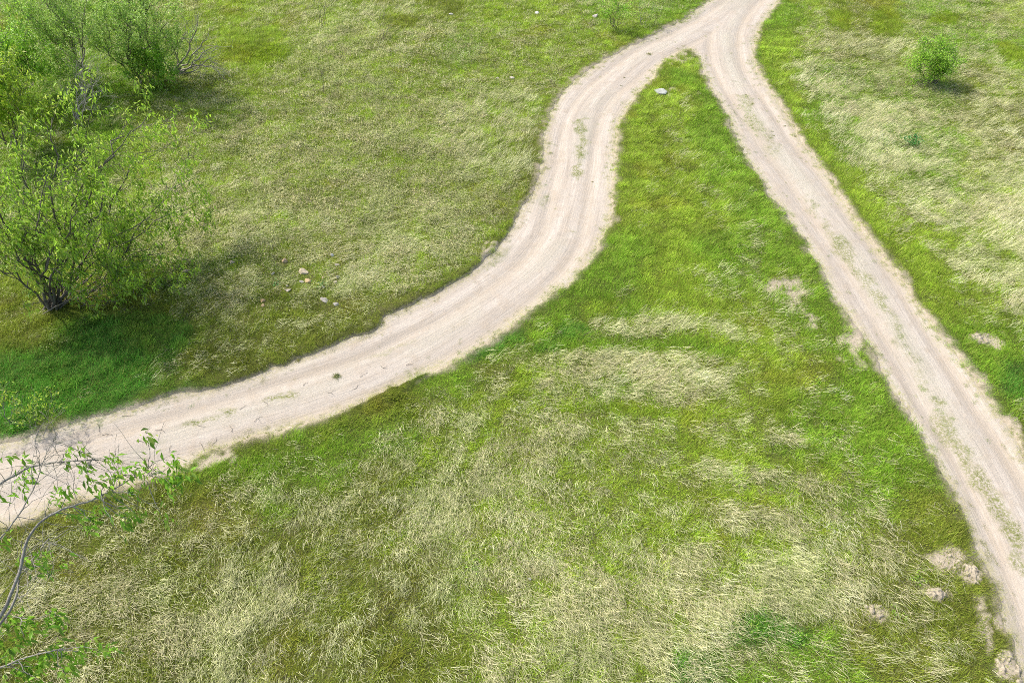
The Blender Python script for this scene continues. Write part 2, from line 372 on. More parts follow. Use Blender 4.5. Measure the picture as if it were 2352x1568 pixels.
c = t.mix(t.mathn('MULTIPLY', t.attr("grey").outputs["Fac"], t.ramp(t.mathn('ADD', sk2, n2), .8, 1.15)), c, (.33, .31, .25))
c = t.mix(t.mathn('MULTIPLY', t.attr("moss").outputs["Fac"], t.ramp(t.noise(18, geo, 4, .7), .42, .56)), c, (.20, .21, .075))
c = t.mix(t.mathn('MULTIPLY', t.attr("margin").outputs["Fac"], t.ramp(t.noise(12, geo, 5, .7), .4, .62)), c, (.36, .33, .17))
b = t.n("ShaderNodeBsdfPrincipled"); t.l(c, b.inputs["Base Color"]); b.inputs["Roughness"].default_value = .9; b.inputs["Specular IOR Level"].default_value = .2
bp = t.n("ShaderNodeBump"); bp.inputs["Strength"].default_value = .55; bp.inputs["Distance"].default_value = .025
t.l(t.mathn('ADD', t.mathn('MULTIPLY', sk2, 1.2), t.mathn('ADD', n2, t.mathn('MULTIPLY', n1, 1.5))), bp.inputs["Height"]); t.l(bp.outputs[0], b.inputs["Normal"]); t.l(b.outputs[0], t.out.inputs[0])
zr = np.zeros(len(rx))
link("dirt_road", np_mesh("dirt_road", np.stack([rx, ry, rz], 1), rf, t.m, smooth=True, attrs={
    "ta": ('POINT', 'FLOAT_VECTOR', np.stack([TR[0], TR[1], zr], 1)), "tb": ('POINT', 'FLOAT_VECTOR', np.stack([TR[2], TR[3]+50, zr], 1)),
    "wb": ('POINT', 'FLOAT', TR[4]), "rutc": ('POINT', 'FLOAT', rutc), "crown": ('POINT', 'FLOAT', crown), "moss": ('POINT', 'FLOAT', moss), "grey": ('POINT', 'FLOAT', grey), "margin": ('POINT', 'FLOAT', sstep(-.45, .05, S[used]))}), kind="structure")

# ------------------------------------------------------------------ grass
def blades(n, R, h0, h1, lean0, lean1, w, seg, dirspread, lie=0.0, seed=0):
    """n curved ribbons; dirspread = angle spread round +x; lie = share of the length that lies down"""
    r = np.random.default_rng(seed)
    px = np.clip(r.normal(0, R*.5, n), -R*1.2, R*1.2); py = np.clip(r.normal(0, R*.5, n), -R*1.2, R*1.2)
    a = r.uniform(-dirspread, dirspread, n); L = r.uniform(h0, h1, n); ww = w*r.uniform(.6, 1.3, n)
    le0 = r.uniform(lean0, lean1, n); V = []; bend = r.uniform(.3, 1.0, n)
    P = np.stack([px, py, np.full(n, -.015)], 1); cv = r.uniform(-.7, .7, n)
    th = np.full(n, 0.0)
    for k in range(seg+1):
        f = k/seg; wk = ww*(1-f**1.6*.85)
        aa = a + cv*f; perp = np.stack([-np.sin(aa), np.cos(aa), np.zeros(n)], 1)*wk[:, None]*.5
        V += [P-perp, P+perp]
        th = le0 + (bend*(1-lie) + 1.35*lie)*f            # angle from the vertical
        th = np.minimum(th, 1.62)
        P = P + np.stack([np.sin(th)*np.cos(aa), np.sin(th)*np.sin(aa), np.cos(th)], 1)*(L/seg)[:, None]
        P[:, 2] = np.maximum(P[:, 2], .004)
    V = np.stack(V, 1); m = V.shape[1]; idx = (np.arange(n)*m)[:, None]
    Fq = np.concatenate([idx + np.array([2*k, 2*k+1, 2*k+3, 2*k+2]) for k in range(seg)], 0)
    return V.reshape(-1, 3), Fq, np.repeat(r.random(n), m)
def tuft_obj(name, mat, *a, **k):
    V, Fq, bl = blades(*a, **k); me = np_mesh(name, V, Fq, mat, attrs={"bl": ('POINT', 'FLOAT', bl)})
    return bpy.data.objects.new(name, me)
M_green = blade_mat("green_blades", tr=.42, var=.5, warm=(.40, .38, .10), spec=.2)
M_straw = blade_mat("straw_blades", tr=.42, var=.5, warm=(.26, .35, .07), spec=.25, wf=.46)
def make_coll(name, objs):
    c = bpy.data.collections.new(name)
    for i, o in enumerate(objs): o.name = f"{name}_{i:02d}"; c.objects.link(o)
    return c
PI = math.pi
cg = make_coll("turf", [tuft_obj("t", M_green, 85, .24, .04, .10, .1, 1.0, .0085, 2, PI, seed=i) for i in range(5)])
cl = make_coll("long_turf", [tuft_obj("t", M_green, 75, .22, .10, .24, .1, .7, .0095, 3, .9, lie=.35, seed=20+i) for i in range(5)])
cs = make_coll("hay", [tuft_obj("t", M_straw, 20, .28, .13, .38, .25, 1.0, .0076, 4, .70, lie=.42, seed=40+i) for i in range(7)])
def scatter_group(coll):
    g = bpy.data.node_groups.new("scatter", 'GeometryNodeTree')
    g.interface.new_socket("Geometry", in_out='INPUT', socket_type='NodeSocketGeometry'); g.interface.new_socket("Geometry", in_out='OUTPUT', socket_type='NodeSocketGeometry')
    i = g.nodes.new("NodeGroupInput"); o = g.nodes.new("NodeGroupOutput"); ip = g.nodes.new("GeometryNodeInstanceOnPoints")
    ci = g.nodes.new("GeometryNodeCollectionInfo"); ci.inputs[0].default_value = coll; ci.inputs["Separate Children"].default_value = True; ci.inputs["Reset Children"].default_value = True
    def na(nm, ty):
        a = g.nodes.new("GeometryNodeInputNamedAttribute"); a.data_type = ty; a.inputs[0].default_value = nm; return a.outputs[0]
    g.links.new(i.outputs[0], ip.inputs["Points"]); g.links.new(ci.outputs[0], ip.inputs["Instance"]); ip.inputs["Pick Instance"].default_value = True
    g.links.new(na("idx", 'INT'), ip.inputs["Instance Index"])
    e2r = g.nodes.new("FunctionNodeEulerToRotation"); g.links.new(na("rot", 'FLOAT_VECTOR'), e2r.inputs[0]); g.links.new(e2r.outputs[0], ip.inputs["Rotation"])
    g.links.new(na("scl", 'FLOAT_VECTOR'), ip.inputs["Scale"]); g.links.new(ip.outputs[0], o.inputs[0])
    return g
def scatter(name, coll, nvar, x, y, z, rot, scl, tint, **props):
    n = len(x)
    me = np_mesh(name, np.stack([x, y, z], 1), None, None, attrs={"idx": ('POINT', 'INT', rng.integers(0, nvar, n)), "rot": ('POINT', 'FLOAT_VECTOR', rot),
        "scl": ('POINT', 'FLOAT_VECTOR', scl), "tint": ('POINT', 'FLOAT_COLOR', tint)})
    o = link(name, me, **props); m = o.modifiers.new("scatter", 'NODES'); m.node_group = scatter_group(coll); return o

def cand(n):
    """random points over the part of the meadow the frame can see, plus a margin"""
    yy = rng.uniform(2.5, 46, n*2); half = (yy*cp + CAM_H*sp)*.75 + 3; xx = rng.uniform(-36, 36, n*2)
    k = np.abs(xx) < half; return xx[k], yy[k]
def flow(x, y):
    return -.6 + (fbm(x, y, 6.5, 401, 2)-.5)*3.0 + (fbm(x, y, 1.4, 409, 2)-.5)*1.6
def prune(x, y, dens):
    k = rng.random(len(x)) < dens; return x[k], y[k]
STONES = [(535,607,.30,.17,'cream stone bedded in grass, leftmost of the pale stones right of the big bush',(.62,.52,.38)),
 (656,602,.32,.24,'blocky peach stone with a square top in the meadow above the stone cluster',(.66,.48,.30)),
 (697,629,.44,.24,'largest flat cream stone in the meadow stone cluster',(.66,.55,.38)),
 (709,650,.36,.18,'orange-tinted flat stone just below the largest cream stone',(.64,.46,.26)),
 (694,651,.20,.10,'small grey flat stone touching the left of the orange-tinted stone',(.45,.42,.36)),
 (764,591,.20,.16,'small bright white stone in the dry grass at the upper right of the stone cluster',(.70,.70,.68)),
 (774,612,.24,.10,'low pinkish stone in straw just below the small bright white stone',(.52,.46,.38)),
 (663,672,.28,.14,'grey-pink flat stone below left of the largest cream stone',(.56,.48,.40)),
 (662,661,.13,.08,'tiny pale stone just above the grey-pink flat stone',(.58,.54,.46)),
 (607,697,.22,.14,'orange stone on the shaded grass, upper of two at the lower left of the cluster',(.60,.42,.22)),
 (607,707,.20,.12,'orange stone on the shaded grass, lower of two at the lower left of the cluster',(.62,.45,.26)),
 (745,692,.38,.18,'domed grey-beige stone nearest the curved road in the stone cluster',(.50,.46,.40)),
 (773,702,.26,.10,'flat grey stone right below the domed grey-beige stone',(.42,.40,.35)),
 (777,639,.22,.16,'grey rounded stone right of the orange-tinted stone',(.50,.46,.38)),
 (770,650,.20,.10,'small beige stone just under the grey rounded stone',(.50,.44,.34)),
 (744,663,.15,.14,'small white upright stone between the orange-tinted and the domed stones',(.66,.62,.54)),
 (742,641,.16,.10,'small pink stone between the orange-tinted stone and the grey rounded stone',(.56,.42,.30)),
 (628,631,.18,.10,'small white stone left of the largest cream stone',(.60,.56,.46)),
 (431,627,.28,.17,'pinkish stone in the grass near the right twigs of the big bush',(.58,.46,.36)),
 (1519,217,.80,.24,'long white boulder at the upper tip of the grass wedge between the tracks',(.46,.48,.44)),
 (1489,46,.0,.0,'',(0,0,0)),
 (1368,42,.42,.22,'pinkish white stone left of the small bush beside the upper road',(.66,.60,.55)),
 (1235,35,.34,.24,'bright white stone in the meadow far left of the upper road',(.72,.72,.70)),
 (1036,40,.30,.16,'white stone in the dark grass near the top edge of the meadow',(.62,.60,.55)),
 (1178,174,.36,.16,'cream stone in straw, right one of the pair left of the road bend',(.66,.60,.48)),
 (1143,177,.22,.12,'grey-beige stone in straw, left one of the pair left of the road bend',(.55,.50,.42)),
 (2082,1150,.09,.05,'tiny white stone in the grass left of the right track',(.78,.78,.78)),
 (2072,1148,.08,.05,'tiny white pebble just left of another near the right track',(.78,.78,.80)),
 (1328,1223,.13,.07,'small white stone lying on straw in the middle of the near meadow',(.75,.74,.72)),
 (1217,1327,.12,.06,'small white stone on the olive turf near the bottom centre',(.74,.73,.70))]
STONES = [s_ for s_ in STONES if s_[2] > 0]
SP = np.array([at(s_[0], s_[1])[:2] for s_ in STONES]); SR = np.array([s_[2] for s_ in STONES])
def clear_stones(x, y, k=.5):
    m = np.ones(len(x), bool)
    for (a, b_), r in zip(SP, SR): m &= np.hypot(x-a, y-b_+.05) > (r*k*.8+.02 if r < .6 else .28)
    return m

# short green turf everywhere
x, y = cand(95000); s = sdf(x, y); d, g = meadow(x, y, s); bw = bare_w(x, y)
fr = 1-bank_mask(x, y)
den = sstep(-.12, .10+.30*fr, s+fr*(fbm(x, y, .5, 88)-.5)*.35)*(1-.82*bw)*(1-.25*d)
k = (rng.random(len(x)) < den) & clear_stones(x, y); x, y, s, d, g = x[k], y[k], s[k], d[k], g[k]
z = ground_h(x, y, s); n = len(x); sc_ = rng.uniform(.7, 1.25, n)*(.6+.4*sstep(0, .8, s))
jit = rng.uniform(.75, 1.3, (n, 1)); tint = np.clip(g*jit*rng.uniform(.92, 1.08, (n, 3))*1.35, 0, .9)
scatter("grass", cg, 5, x, y, z, np.stack([np.zeros(n), np.zeros(n), rng.uniform(0, 6.28, n)], 1), np.stack([sc_, sc_, sc_*rng.uniform(.7, 1.2, n)], 1), tint,
        kind="stuff", label="short green turf covering the meadow")
# longer green grass where it is lush
x, y = cand(48000); s = sdf(x, y); d, g = meadow(x, y, s); bw = bare_w(x, y)
den = sstep(.15, .6, s)*(1-bw)*(.16+.84*sstep(.50, .12, d))*(.35+.65*sstep(.35, .6, fbm(x, y, 1.1, 501)))
k = (rng.random(len(x)) < den*.8) & clear_stones(x, y, 1.0); x, y, s, d, g = x[k], y[k], s[k], d[k], g[k]
z = ground_h(x, y, s); n = len(x); sc_ = rng.uniform(.6, 1.15, n)
tint = np.clip(g*rng.uniform(1.0, 1.7, (n, 1)), 0, .9)
scatter("long_grass", cl, 5, x, y, z, np.stack([np.zeros(n), np.zeros(n), .9+(fbm(x, y, 3, 511)-.5)*4+rng.normal(0, .5, n)], 1), np.stack([sc_]*3, 1), tint,
        kind="stuff", label="longer lush green grass leaning in patches")
# straw
x, y = cand(170000); s = sdf(x, y); d, g = meadow(x, y, s); bw = bare_w(x, y)
cl1 = fbm(x*.55, y*1.25, 1.1, 601, 3); cl2 = fbm(x, y, .45, 611, 2)
den = np.clip((d-.16)*1.35, 0, 1)*(.34+.64*sstep(.60-.30*d, .82-.24*d, .5*cl1+.5*cl2))*sstep(.1, .7, s)*(1-bw)
k = (rng.random(len(x)) < den) & clear_stones(x, y, 1.1); x, y, s, d, g = x[k], y[k], s[k], d[k], g[k]
z = ground_h(x, y, s)+.01; n = len(x); sc_ = rng.uniform(.55, 1.2, n)
br = rng.uniform(.72, 1.2, (n, 1))*(1+(fbm(x, y, .9, 621)-.5)*.5)[:, None]; gm = sstep(.3, .8, fbm(x, y, 1.6, 631))[:, None]*.5
st = (np.array((.86, .80, .52))*(1-gm)+np.array((.64, .72, .36))*gm)*br
scatter("dry_grass", cs, 7, x, y, z, np.stack([rng.normal(0, .12, n), rng.normal(0, .12, n), flow(x, y)+rng.normal(0, .35, n)], 1), np.stack([sc_, sc_, sc_*rng.uniform(.6, 1.2, n)], 1), np.clip(st, 0, .92),
        kind="stuff", label="flattened pale straw lying over the green turf")
# thin weeds and moss cushions growing on the dirt track and at its ragged rim
x, y = cand(110000); s = sdf(x, y); k = s < .25; x, y, s = x[k], y[k], s[k]
den = .9*blobs(x, y, MOSS)*sstep(.35, .55, fbm(x, y, .3, 701)) + .95*sstep(-.55, .05, s)*sstep(.40, .58, fbm(x, y, .28, 711)) + .006
k = rng.random(len(x)) < den; x, y, s = x[k], y[k], s[k]; n = len(x)
d, g = meadow(x, y, s); z = np.maximum(road_h(x, y), ground_h(x, y, s)); sc_ = rng.uniform(.18, .5, n)
scatter("track_weeds", cg, 5, x, y, z, np.stack([np.zeros(n), np.zeros(n), rng.uniform(0, 6.28, n)], 1), np.stack([sc_]*3, 1), np.clip(g*rng.uniform(.8, 1.2, (n, 1)), 0, .9),
        kind="stuff", label="sparse weeds growing on the crown and rims of the dirt track")

# ------------------------------------------------------------------ shrubs and trees
def gz1(x, y):
    X_ = np.array([float(x)]); Y_ = np.array([float(y)]); return float(ground_h(X_, Y_)[0])
def nrm(v): return v/max(np.linalg.norm(v), 1e-9)
class Wood:
    def __init__(s): s.V = []; s.F = []; s.n = 0; s.tips = []
    def tube(s, P, R, k):
        P = np.asarray(P); m = len(P); ang = np.arange(k)*2*PI/k
        T = np.gradient(P, axis=0); ref = np.array([.31, .17, .93])
        for i in range(m):
            tt = nrm(T[i]); u = np.cross(tt, ref)
            if np.linalg.norm(u) < .1: u = np.cross(tt, [1, 0, 0])
            u = nrm(u); v = np.cross(tt, u)
            s.V.append(P[i] + R[i]*(np.cos(ang)[:, None]*u + np.sin(ang)[:, None]*v))
        for i in range(m-1):
            a = s.n+i*k; b = a+k
            for j in range(k): s.F.append((a+j, a+(j+1) % k, b+(j+1) % k, b+j))
        s.F.append(tuple(range(s.n+(m-1)*k, s.n+m*k))) if k > 2 else None
        s.n += m*k
    def mesh(s, name, mat): return np_mesh(name, np.concatenate(s.V), s.F, mat, smooth=True)
def path_to(p0, p1, n, wig, sag=0.0, r=rng, up0=0.0):
    p0 = np.asarray(p0, float); p1 = np.asarray(p1, float); L = np.linalg.norm(p1-p0); f = np.linspace(0, 1, n)[:, None]
    P = p0*(1-f)+p1*f; w_ = np.cumsum(r.normal(0, 1, (n, 3)), 0); w_ -= f*w_[-1]; w_ *= wig*L/n**.5*np.sin(f*PI)**.5
    P = P + w_; P[:, 2] += (np.sin(f[:, 0]*PI)*(up0-sag)*L); return P
def grow(wd, P, R0, R1, depth, cfg, r=rng):
    """put a tapered limb along P, then side branches; leafy tips are collected"""
    P = np.asarray(P); n = len(P); L = np.linalg.norm(np.diff(P, axis=0), axis=1).sum()
    R = R0 + (R1-R0)*np.linspace(0, 1, n)**.8; wd.tube(P, R, 7 if R0 > .03 else (5 if R0 > .012 else 3))
    if depth <= 0:
        for f in cfg['tip']: wd.tips.append(P[min(n-1, int(f*(n-1)+.5))] + r.normal(0, .03, 3))
        return
    nb = cfg['nb'][depth]; nb = int(nb*min(1.4, max(.5, L/cfg['ref'][depth])))
    for k in range(nb):
        f = cfg['start'][depth] + (1-cfg['start'][depth])*(k+r.random())/nb; q = f*(n-1); i = min(int(q), n-2); p = P[i]*(1-(q-i))+P[i+1]*(q-i)
        t_ = nrm(P[i+1]-P[i]); side = nrm(np.cross(t_, r.normal(0, 1, 3))); ang = r.uniform(*cfg['ang'])
        dv = nrm(t_*math.cos(ang)+side*math.sin(ang) + np.array([0, 0, cfg['up']]))
        l = cfg['len'][depth]*r.uniform(.6, 1.25)*(1.15-.5*f)
        m = 7 if depth > 1 else 5
        Q = [p]
        for j in range(m-1): dv = nrm(dv + r.normal(0, cfg['wig'], 3) + np.array([0, 0, cfg['trop']])); Q.append(Q[-1]+dv*l/(m-1))
        Q = np.array(Q); Q[:, 2] = np.maximum(Q[:, 2], .12)
        rr = (R0+(R1-R0)*f**.8)*.55; rr = min(rr, cfg['rmax'][depth])
        grow(wd, Q, rr, max(cfg['rmin'], rr*.35), depth-1, cfg, r)
    if depth == 1 or cfg.get('alltips'): wd.tips.append(P[-1])
def leaves(tips, per, size, spread, droop, r=rng, wl=.42, keep=1.0):
    """drooping leaflets (two bent quads each) hung round the twig tips"""
    T = np.array(tips); T = T[r.random(len(T)) < keep]; T = np.repeat(T, per, 0); n = len(T)
    P = T + r.normal(0, spread, (n, 3)); a = r.uniform(0, 2*PI, n); el = -droop + r.normal(0, .45, n)
    D = np.stack([np.cos(a)*np.cos(el), np.sin(a)*np.cos(el), np.sin(el)], 1); Sd = np.stack([-np.sin(a), np.cos(a), r.normal(0, .35, n)], 1); Sd /= np.linalg.norm(Sd, axis=1)[:, None]
    N = np.cross(D, Sd); L = (size*r.uniform(.6, 1.3, n))[:, None]; w_ = L*wl
    mid = P + D*L*.45 - N*L*.0; V = np.stack([P, mid+Sd*w_*.5+N*L*.09, P+D*L*1.0-np.array([0, 0, .18])*L, mid-Sd*w_*.5+N*L*.09], 1)
    idx = (np.arange(n)*4)[:, None]; Fq = np.concatenate([idx+np.array([0, 1, 2]), idx+np.array([0, 2, 3])], 0)
    clump = vn(P[:, 0]*1.0+P[:, 2], P[:, 1]-P[:, 2]*.7, .45, 900); bl = np.clip(r.random(n)*.7+clump*.3, 0, 1)
    return V.reshape(-1, 3), Fq, np.repeat(bl, 4)
def bark(name, ca, cb_, sc_=18):
    t = NT(name); geo = t.n("ShaderNodeTexCoord").outputs["Object"]; n_ = t.noise(sc_, geo, 5, .7)
    c = t.mix(t.ramp(n_, .35, .65), ca, cb_); b = t.n("ShaderNodeBsdfPrincipled"); t.l(c, b.inputs["Base Color"]); b.inputs["Roughness"].default_value = .85
    bp = t.n("ShaderNodeBump"); bp.inputs["Strength"].default_value = .5; bp.inputs["Distance"].default_value = .01; t.l(n_, bp.inputs["Height"]); t.l(bp.outputs[0], b.inputs["Normal"]); t.l(b.outputs[0], t.out.inputs[0]); return t.m
B_dark = bark("dark_bark", (.07, .06, .045), (.20, .18, .15)); B_grey = bark("grey_bark", (.19, .175, .14), (.38, .36, .30)); B_pale = bark("weathered_wood", (.30, .28, .23), (.50, .47, .40))
def leaf_mat(name, base, warm, tr=.45): return blade_mat(name, False, base=base, tr=tr, spec=.4, rough=.42, var=.62, warm=warm)
L_maple = leaf_mat("maple_leaves", (.32, .52, .05), (.58, .66, .15)); L_willow = leaf_mat("willow_leaves", (.33, .54, .08), (.52, .65, .18)); L_bush = leaf_mat("bush_leaves", (.30, .55, .05), (.50, .65, .11)); L_near = leaf_mat("near_leaves", (.26, .50, .05), (.56, .66, .14))
L_lime = leaf_mat("lime_leaves", (.33, .50, .04), (.50, .55, .09)); L_emer = leaf_mat("emerald_leaves", (.09, .30, .07), (.16, .36, .08))
def foliage(name, tips, parent, mat, loc, **k):
    V, Fq, bl = leaves(tips, **k); V = V-np.array(loc); return link(name, np_mesh(name, V, Fq, mat, attrs={"bl": ('POINT', 'FLOAT', bl)}), parent)
def stem_obj(name, wd, parent, mat, loc):
    for i in range(len(wd.V)): wd.V[i] = wd.V[i]-np.array(loc)
    return link(name, wd.mesh(name, mat), parent)
CFG_M = dict(nb=[0, 6, 8], ref=[1, 1.1, 3.0], start=[0, .25, .28], ang=(.45, 1.0), up=.12, trop=.05, wig=.17, len=[0, .55, 1.45], rmax=[.008, .012, .024], rmin=.005, tip=[.35, .6, .8, 1.0])

def make_tree(name, base, stems, cfg, r0, leafkw, leafmat, barkmat, label, cat, stem_name="stem", group=None, seed=1, leafname="foliage", wig=.10, up0=.05):
    r = np.random.default_rng(seed); base = np.array(base); root = empty(name, tuple(base), label=label, category=cat)
    if group: root['group'] = group
    tips = []
    for tgt, rr in stems:
        wd = Wood(); b0 = base + np.array([r.normal(0, .05+r0*1.6), r.normal(0, .05+r0*1.6), -.06])
        P = path_to(b0, tgt, 12, wig, 0, r, up0); grow(wd, P, r0*rr, r0*rr*.18, 2 if 2 < len(cfg['nb']) else 1, cfg, r)
        tips += wd.tips; stem_obj(stem_name, wd, root, barkmat, base)
    if leafmat: foliage(leafname, tips, root, leafmat, base, r=r, **leafkw)
    return root, tips

def gp(X, Y):
    p = at(X, Y); p[2] = gz1(p[0], p[1]); return p
# the big ash-leaved bush on the left
b0 = gp(125, 712)
tg = [(15,540,3.2,1.2),(55,440,4.6,1.2),(110,400,5.2,1.1),(175,470,4.2,1.1),(225,370,4.8,1.2),(300,300,4.9,1.1),(350,250,4.8,1.1),(395,330,3.4,.8),(430,415,2.4,.9),(445,530,1.3,.6),(335,480,1.9,.6),(-60,600,3,1),(-70,430,4.6,1.1),(-40,330,5.6,1.1),(30,300,5.9,1.1),(120,270,5.8,1.1),(215,240,5.6,1.0),(290,620,1.2,.6),(150,560,3.0,.8),(240,520,2.7,.8),(350,640,.8,.45),(60,700,1.1,.5),(465,545,1.0,.6),(400,655,.7,.45),(450,470,1.9,.7),(300,690,.5,.4),(465,400,2.7,.7),(440,300,3.6,.6),(380,560,1.2,.6)]
make_tree("ash_leaved_bush", b0, [(at(a, b, z), k) for a, b, z, k in tg], CFG_M, .046, dict(per=6, size=.145, spread=.065, droop=.8, wl=.38, keep=.36), L_maple, B_dark,
          "big open many-stemmed bush with drooping bright green leaves and dark stems beside the curved track", "bush", seed=11)
# its upper neighbours: willow thicket
CFG_W = dict(nb=[0, 7, 9], ref=[1, 1.0, 3.5], start=[0, .15, .18], ang=(.2, .6), up=.25, trop=.10, wig=.10, len=[0, .6, 1.5], rmax=[.005, .007, .016], rmin=.003, tip=[.2, .4, .6, .8, 1.0])
b1 = gp(318, 172)
tg = [(210,20,3.2,.8),(250,-20,4.4,1),(290,-40,4.8,1),(335,-40,4.6,1),(370,0,4,1),(400,40,3.0,.8),(420,95,2.0,.7),(250,70,3,.8),(300,50,3.6,.8),(345,60,3.4,.8),(390,110,1.6,.6),(230,110,2,.6)]
make_tree("willow_thicket", b1, [(at(a, b, z), k) for a, b, z, k in tg], CFG_W, .05, dict(per=5, size=.11, spread=.10, droop=.1, wl=.42, keep=.5), L_willow, B_dark,
          "dense fine-leaved willow thicket at the upper left, behind the half-dead shrub", "bush", seed=12)
b1b = gp(180, 150)
tg = [(60,30,3.4,.8),(100,-30,4.6,1),(150,-50,5.0,1),(200,-40,4.6,.9),(130,40,3.2,.8),(180,30,3.6,.8),(90,90,2.2,.6),(215,70,2.6,.6),(20,10,4,.8),(40,70,2.6,.7)]
make_tree("willow_thicket", b1b, [(at(a, b, z), k) for a, b, z, k in tg], CFG_W, .045, dict(per=3, size=.10, spread=.10, droop=.1, wl=.42, keep=.75), L_willow, B_grey,
          "thin greyish willow thicket in the top left corner with many bare twigs showing", "bush", seed=13)
b1c = gp(35, 215)
tg = [(-20,90,3,.9),(20,70,3.6,1),(60,80,3.2,1),(100,120,2.2,.7),(-60,120,3,.9),(45,130,2.3,.8),(0,150,2,.8),(95,170,1.1,.5)]
make_tree("leafy_bush", b1c, [(at(a, b, z), k) for a, b, z, k in tg], CFG_M, .04, dict(per=4, size=.13, spread=.09, droop=.4, wl=.45), L_bush, B_dark,
          "bright green leafy bush on the left edge between the willows and the big bush", "bush", seed=14)
b1d = gp(25, 330)
tg = [(-30,190,3,.9),(10,180,3.2,1),(50,200,2.6,1),(75,240,1.8,.7),(-60,230,3,.9),(30,250,2.0,.8),(95,285,.9,.5)]
make_tree("leafy_bush", b1d, [(at(a, b, z), k) for a, b, z, k in tg], CFG_M, .04, dict(per=4, size=.15, spread=.08, droop=.6, wl=.40), L_lime, B_dark,
          "lime green leafy bush on the left edge directly above the big open bush", "bush", seed=15)
# low leafy bush under the half-dead shrub
b2 = gp(345, 185)
tg = [(310,120,1.5,.8),(345,110,1.7,1),(375,125,1.5,.8),(300,170,.8,.6),(365,160,1.0,.6),(400,165,.7,.5)]
CFG_L = dict(nb=[0, 5, 7], ref=[1, .6, 1.5], start=[0, .15, .2], ang=(.4, 1.0), up=.12, trop=.04, wig=.15, len=[0, .35, .8], rmax=[.005, .007, .014], rmin=.003, tip=[.3, .6, 1.0])
make_tree("low_bush", b2, [(at(a, b, z), k) for a, b, z, k in tg], CFG_L, .022, dict(per=6, size=.10, spread=.08, droop=.2, wl=.6), L_bush, B_dark,
          "low dark green round-leaved bush at the foot of the half-dead grey shrub", "bush", seed=16)
b2b = gp(140, 190)
make_tree("low_bush", b2b, [(at(a, b, z), k) for a, b, z, k in [(90,150,1.2,.8),(130,135,1.5,1),(170,145,1.3,.8),(200,175,.8,.6),(110,190,.6,.6)]], CFG_L, .02, dict(per=4, size=.085, spread=.08, droop=.2, wl=.6), L_willow, B_grey,
          "low grey-green bush in the gap between the left edge bush and the dead white sapling", "bush", seed=17)
# half dead shrub with long bare limbs
CFG_D = dict(nb=[0, 5, 7], ref=[1, .9, 2.4], start=[0, .3, .3], ang=(.35, .8), up=.05, trop=.0, wig=.16, len=[0, .5, 1.15], rmax=[.006, .009, .018], rmin=.004, tip=[1.0])
b3 = gp(402, 165)
tg = [(455,40,2.6,1.1),(480,80,1.7,1),(500,105,1.2,1.1),(505,150,.5,.9),(470,140,.7,.7),(345,95,2.0,.8),(370,70,2.3,.8),(515,175,.25,.6),(430,70,2.1,.8)]
make_tree("dead_shrub", b3, [(at(a, b, z), k) for a, b, z, k in tg], CFG_D, .055, dict(per=1, size=.09, spread=.04, droop=.2, keep=.12), L_willow, B_grey,
          "half-dead shrub with long bare grey limbs reaching right over the grass", "shrub", stem_name="limb", seed=18, wig=.13)
b4 = gp(172, 285)
tg = [(200,150,2.2,1.2),(175,170,1.8,.7),(225,180,1.6,.8),(150,200,1.3,.6),(245,215,1.0,.6),(205,200,1.6,.7),(185,110,2.6,.8),(235,140,2.0,.6)]
CFG_D2 = dict(CFG_D, nb=[0, 7, 9], len=[0, .4, .8])
make_tree("dead_shrub", b4, [(at(a, b, z), k) for a, b, z, k in tg], CFG_D2, .04, dict(per=2, size=.08, spread=.05, droop=.2, keep=.10), L_willow, B_pale,
          "dead whitish sapling with a tangle of fine bare twigs between the two big bushes", "shrub", stem_name="limb", seed=19)
# round bush in the right hand meadow
CFG_R = dict(nb=[0, 7, 9], ref=[1, .5, 1.6], start=[0, .2, .22], ang=(.4, .95), up=.15, trop=.05, wig=.14, len=[0, .38, .75], rmax=[.004, .006, .012], rmin=.003, tip=[.3, .6, 1.0])
b5 = gp(2143, 192)
tg = [(2118,120,1.25,.8),(2140,102,1.6,1),(2165,98,1.7,1),(2185,118,1.4,.9),(2188,145,1.0,.8),(2165,140,1.2,.8),(2150,165,.7,.6),(2175,170,.6,.6),(2100,150,.8,.5),(2135,135,1.2,.7)]
make_tree("round_bush", b5, [(at(a, b, z), k) for a, b, z, k in tg], CFG_R, .024, dict(per=4, size=.085, spread=.07, droop=.1, wl=.5, keep=.95), L_bush, B_dark,
          "lone round bright green bush standing in the dry meadow at the upper right", "bush", seed=20)
CFG_S = dict(nb=[0, 4, 6], ref=[1, .5, 1.3], start=[0, .3, .3], ang=(.35, .8), up=.2, trop=.06, wig=.12, len=[0, .35, .6], rmax=[.004, .006, .010], rmin=.003, tip=[.4, .7, 1.0])
b6 = gp(1412, 70)
make_tree("young_bush", b6, [(at(a, b, z), k) for a, b, z, k in [(1385,15,1.2,1),(1405,-5,1.6,1),(1425,0,1.6,1),(1440,20,1.2,.8),(1390,40,.8,.7),(1425,35,1.0,.7),(1450,45,.5,.5)]], CFG_S, .02, dict(per=5, size=.075, spread=.08, droop=.1, wl=.5), L_bush, B_dark,
          "airy light green young bush near the top edge, left of the merged road", "bush", seed=21)
b7 = gp(1478, 62)
make_tree("young_bush", b7, [(at(a, b, z), k) for a, b, z, k in [(1470,10,1.1,1),(1490,8,1.2,1),(1505,25,.9,.8),(1465,35,.6,.6)]], CFG_S, .016, dict(per=3, size=.06, spread=.08, droop=.1, wl=.5, keep=.7), L_willow, B_grey,
          "sparse grey-green young bush between the airy light green bush and the merged road", "bush", seed=22)
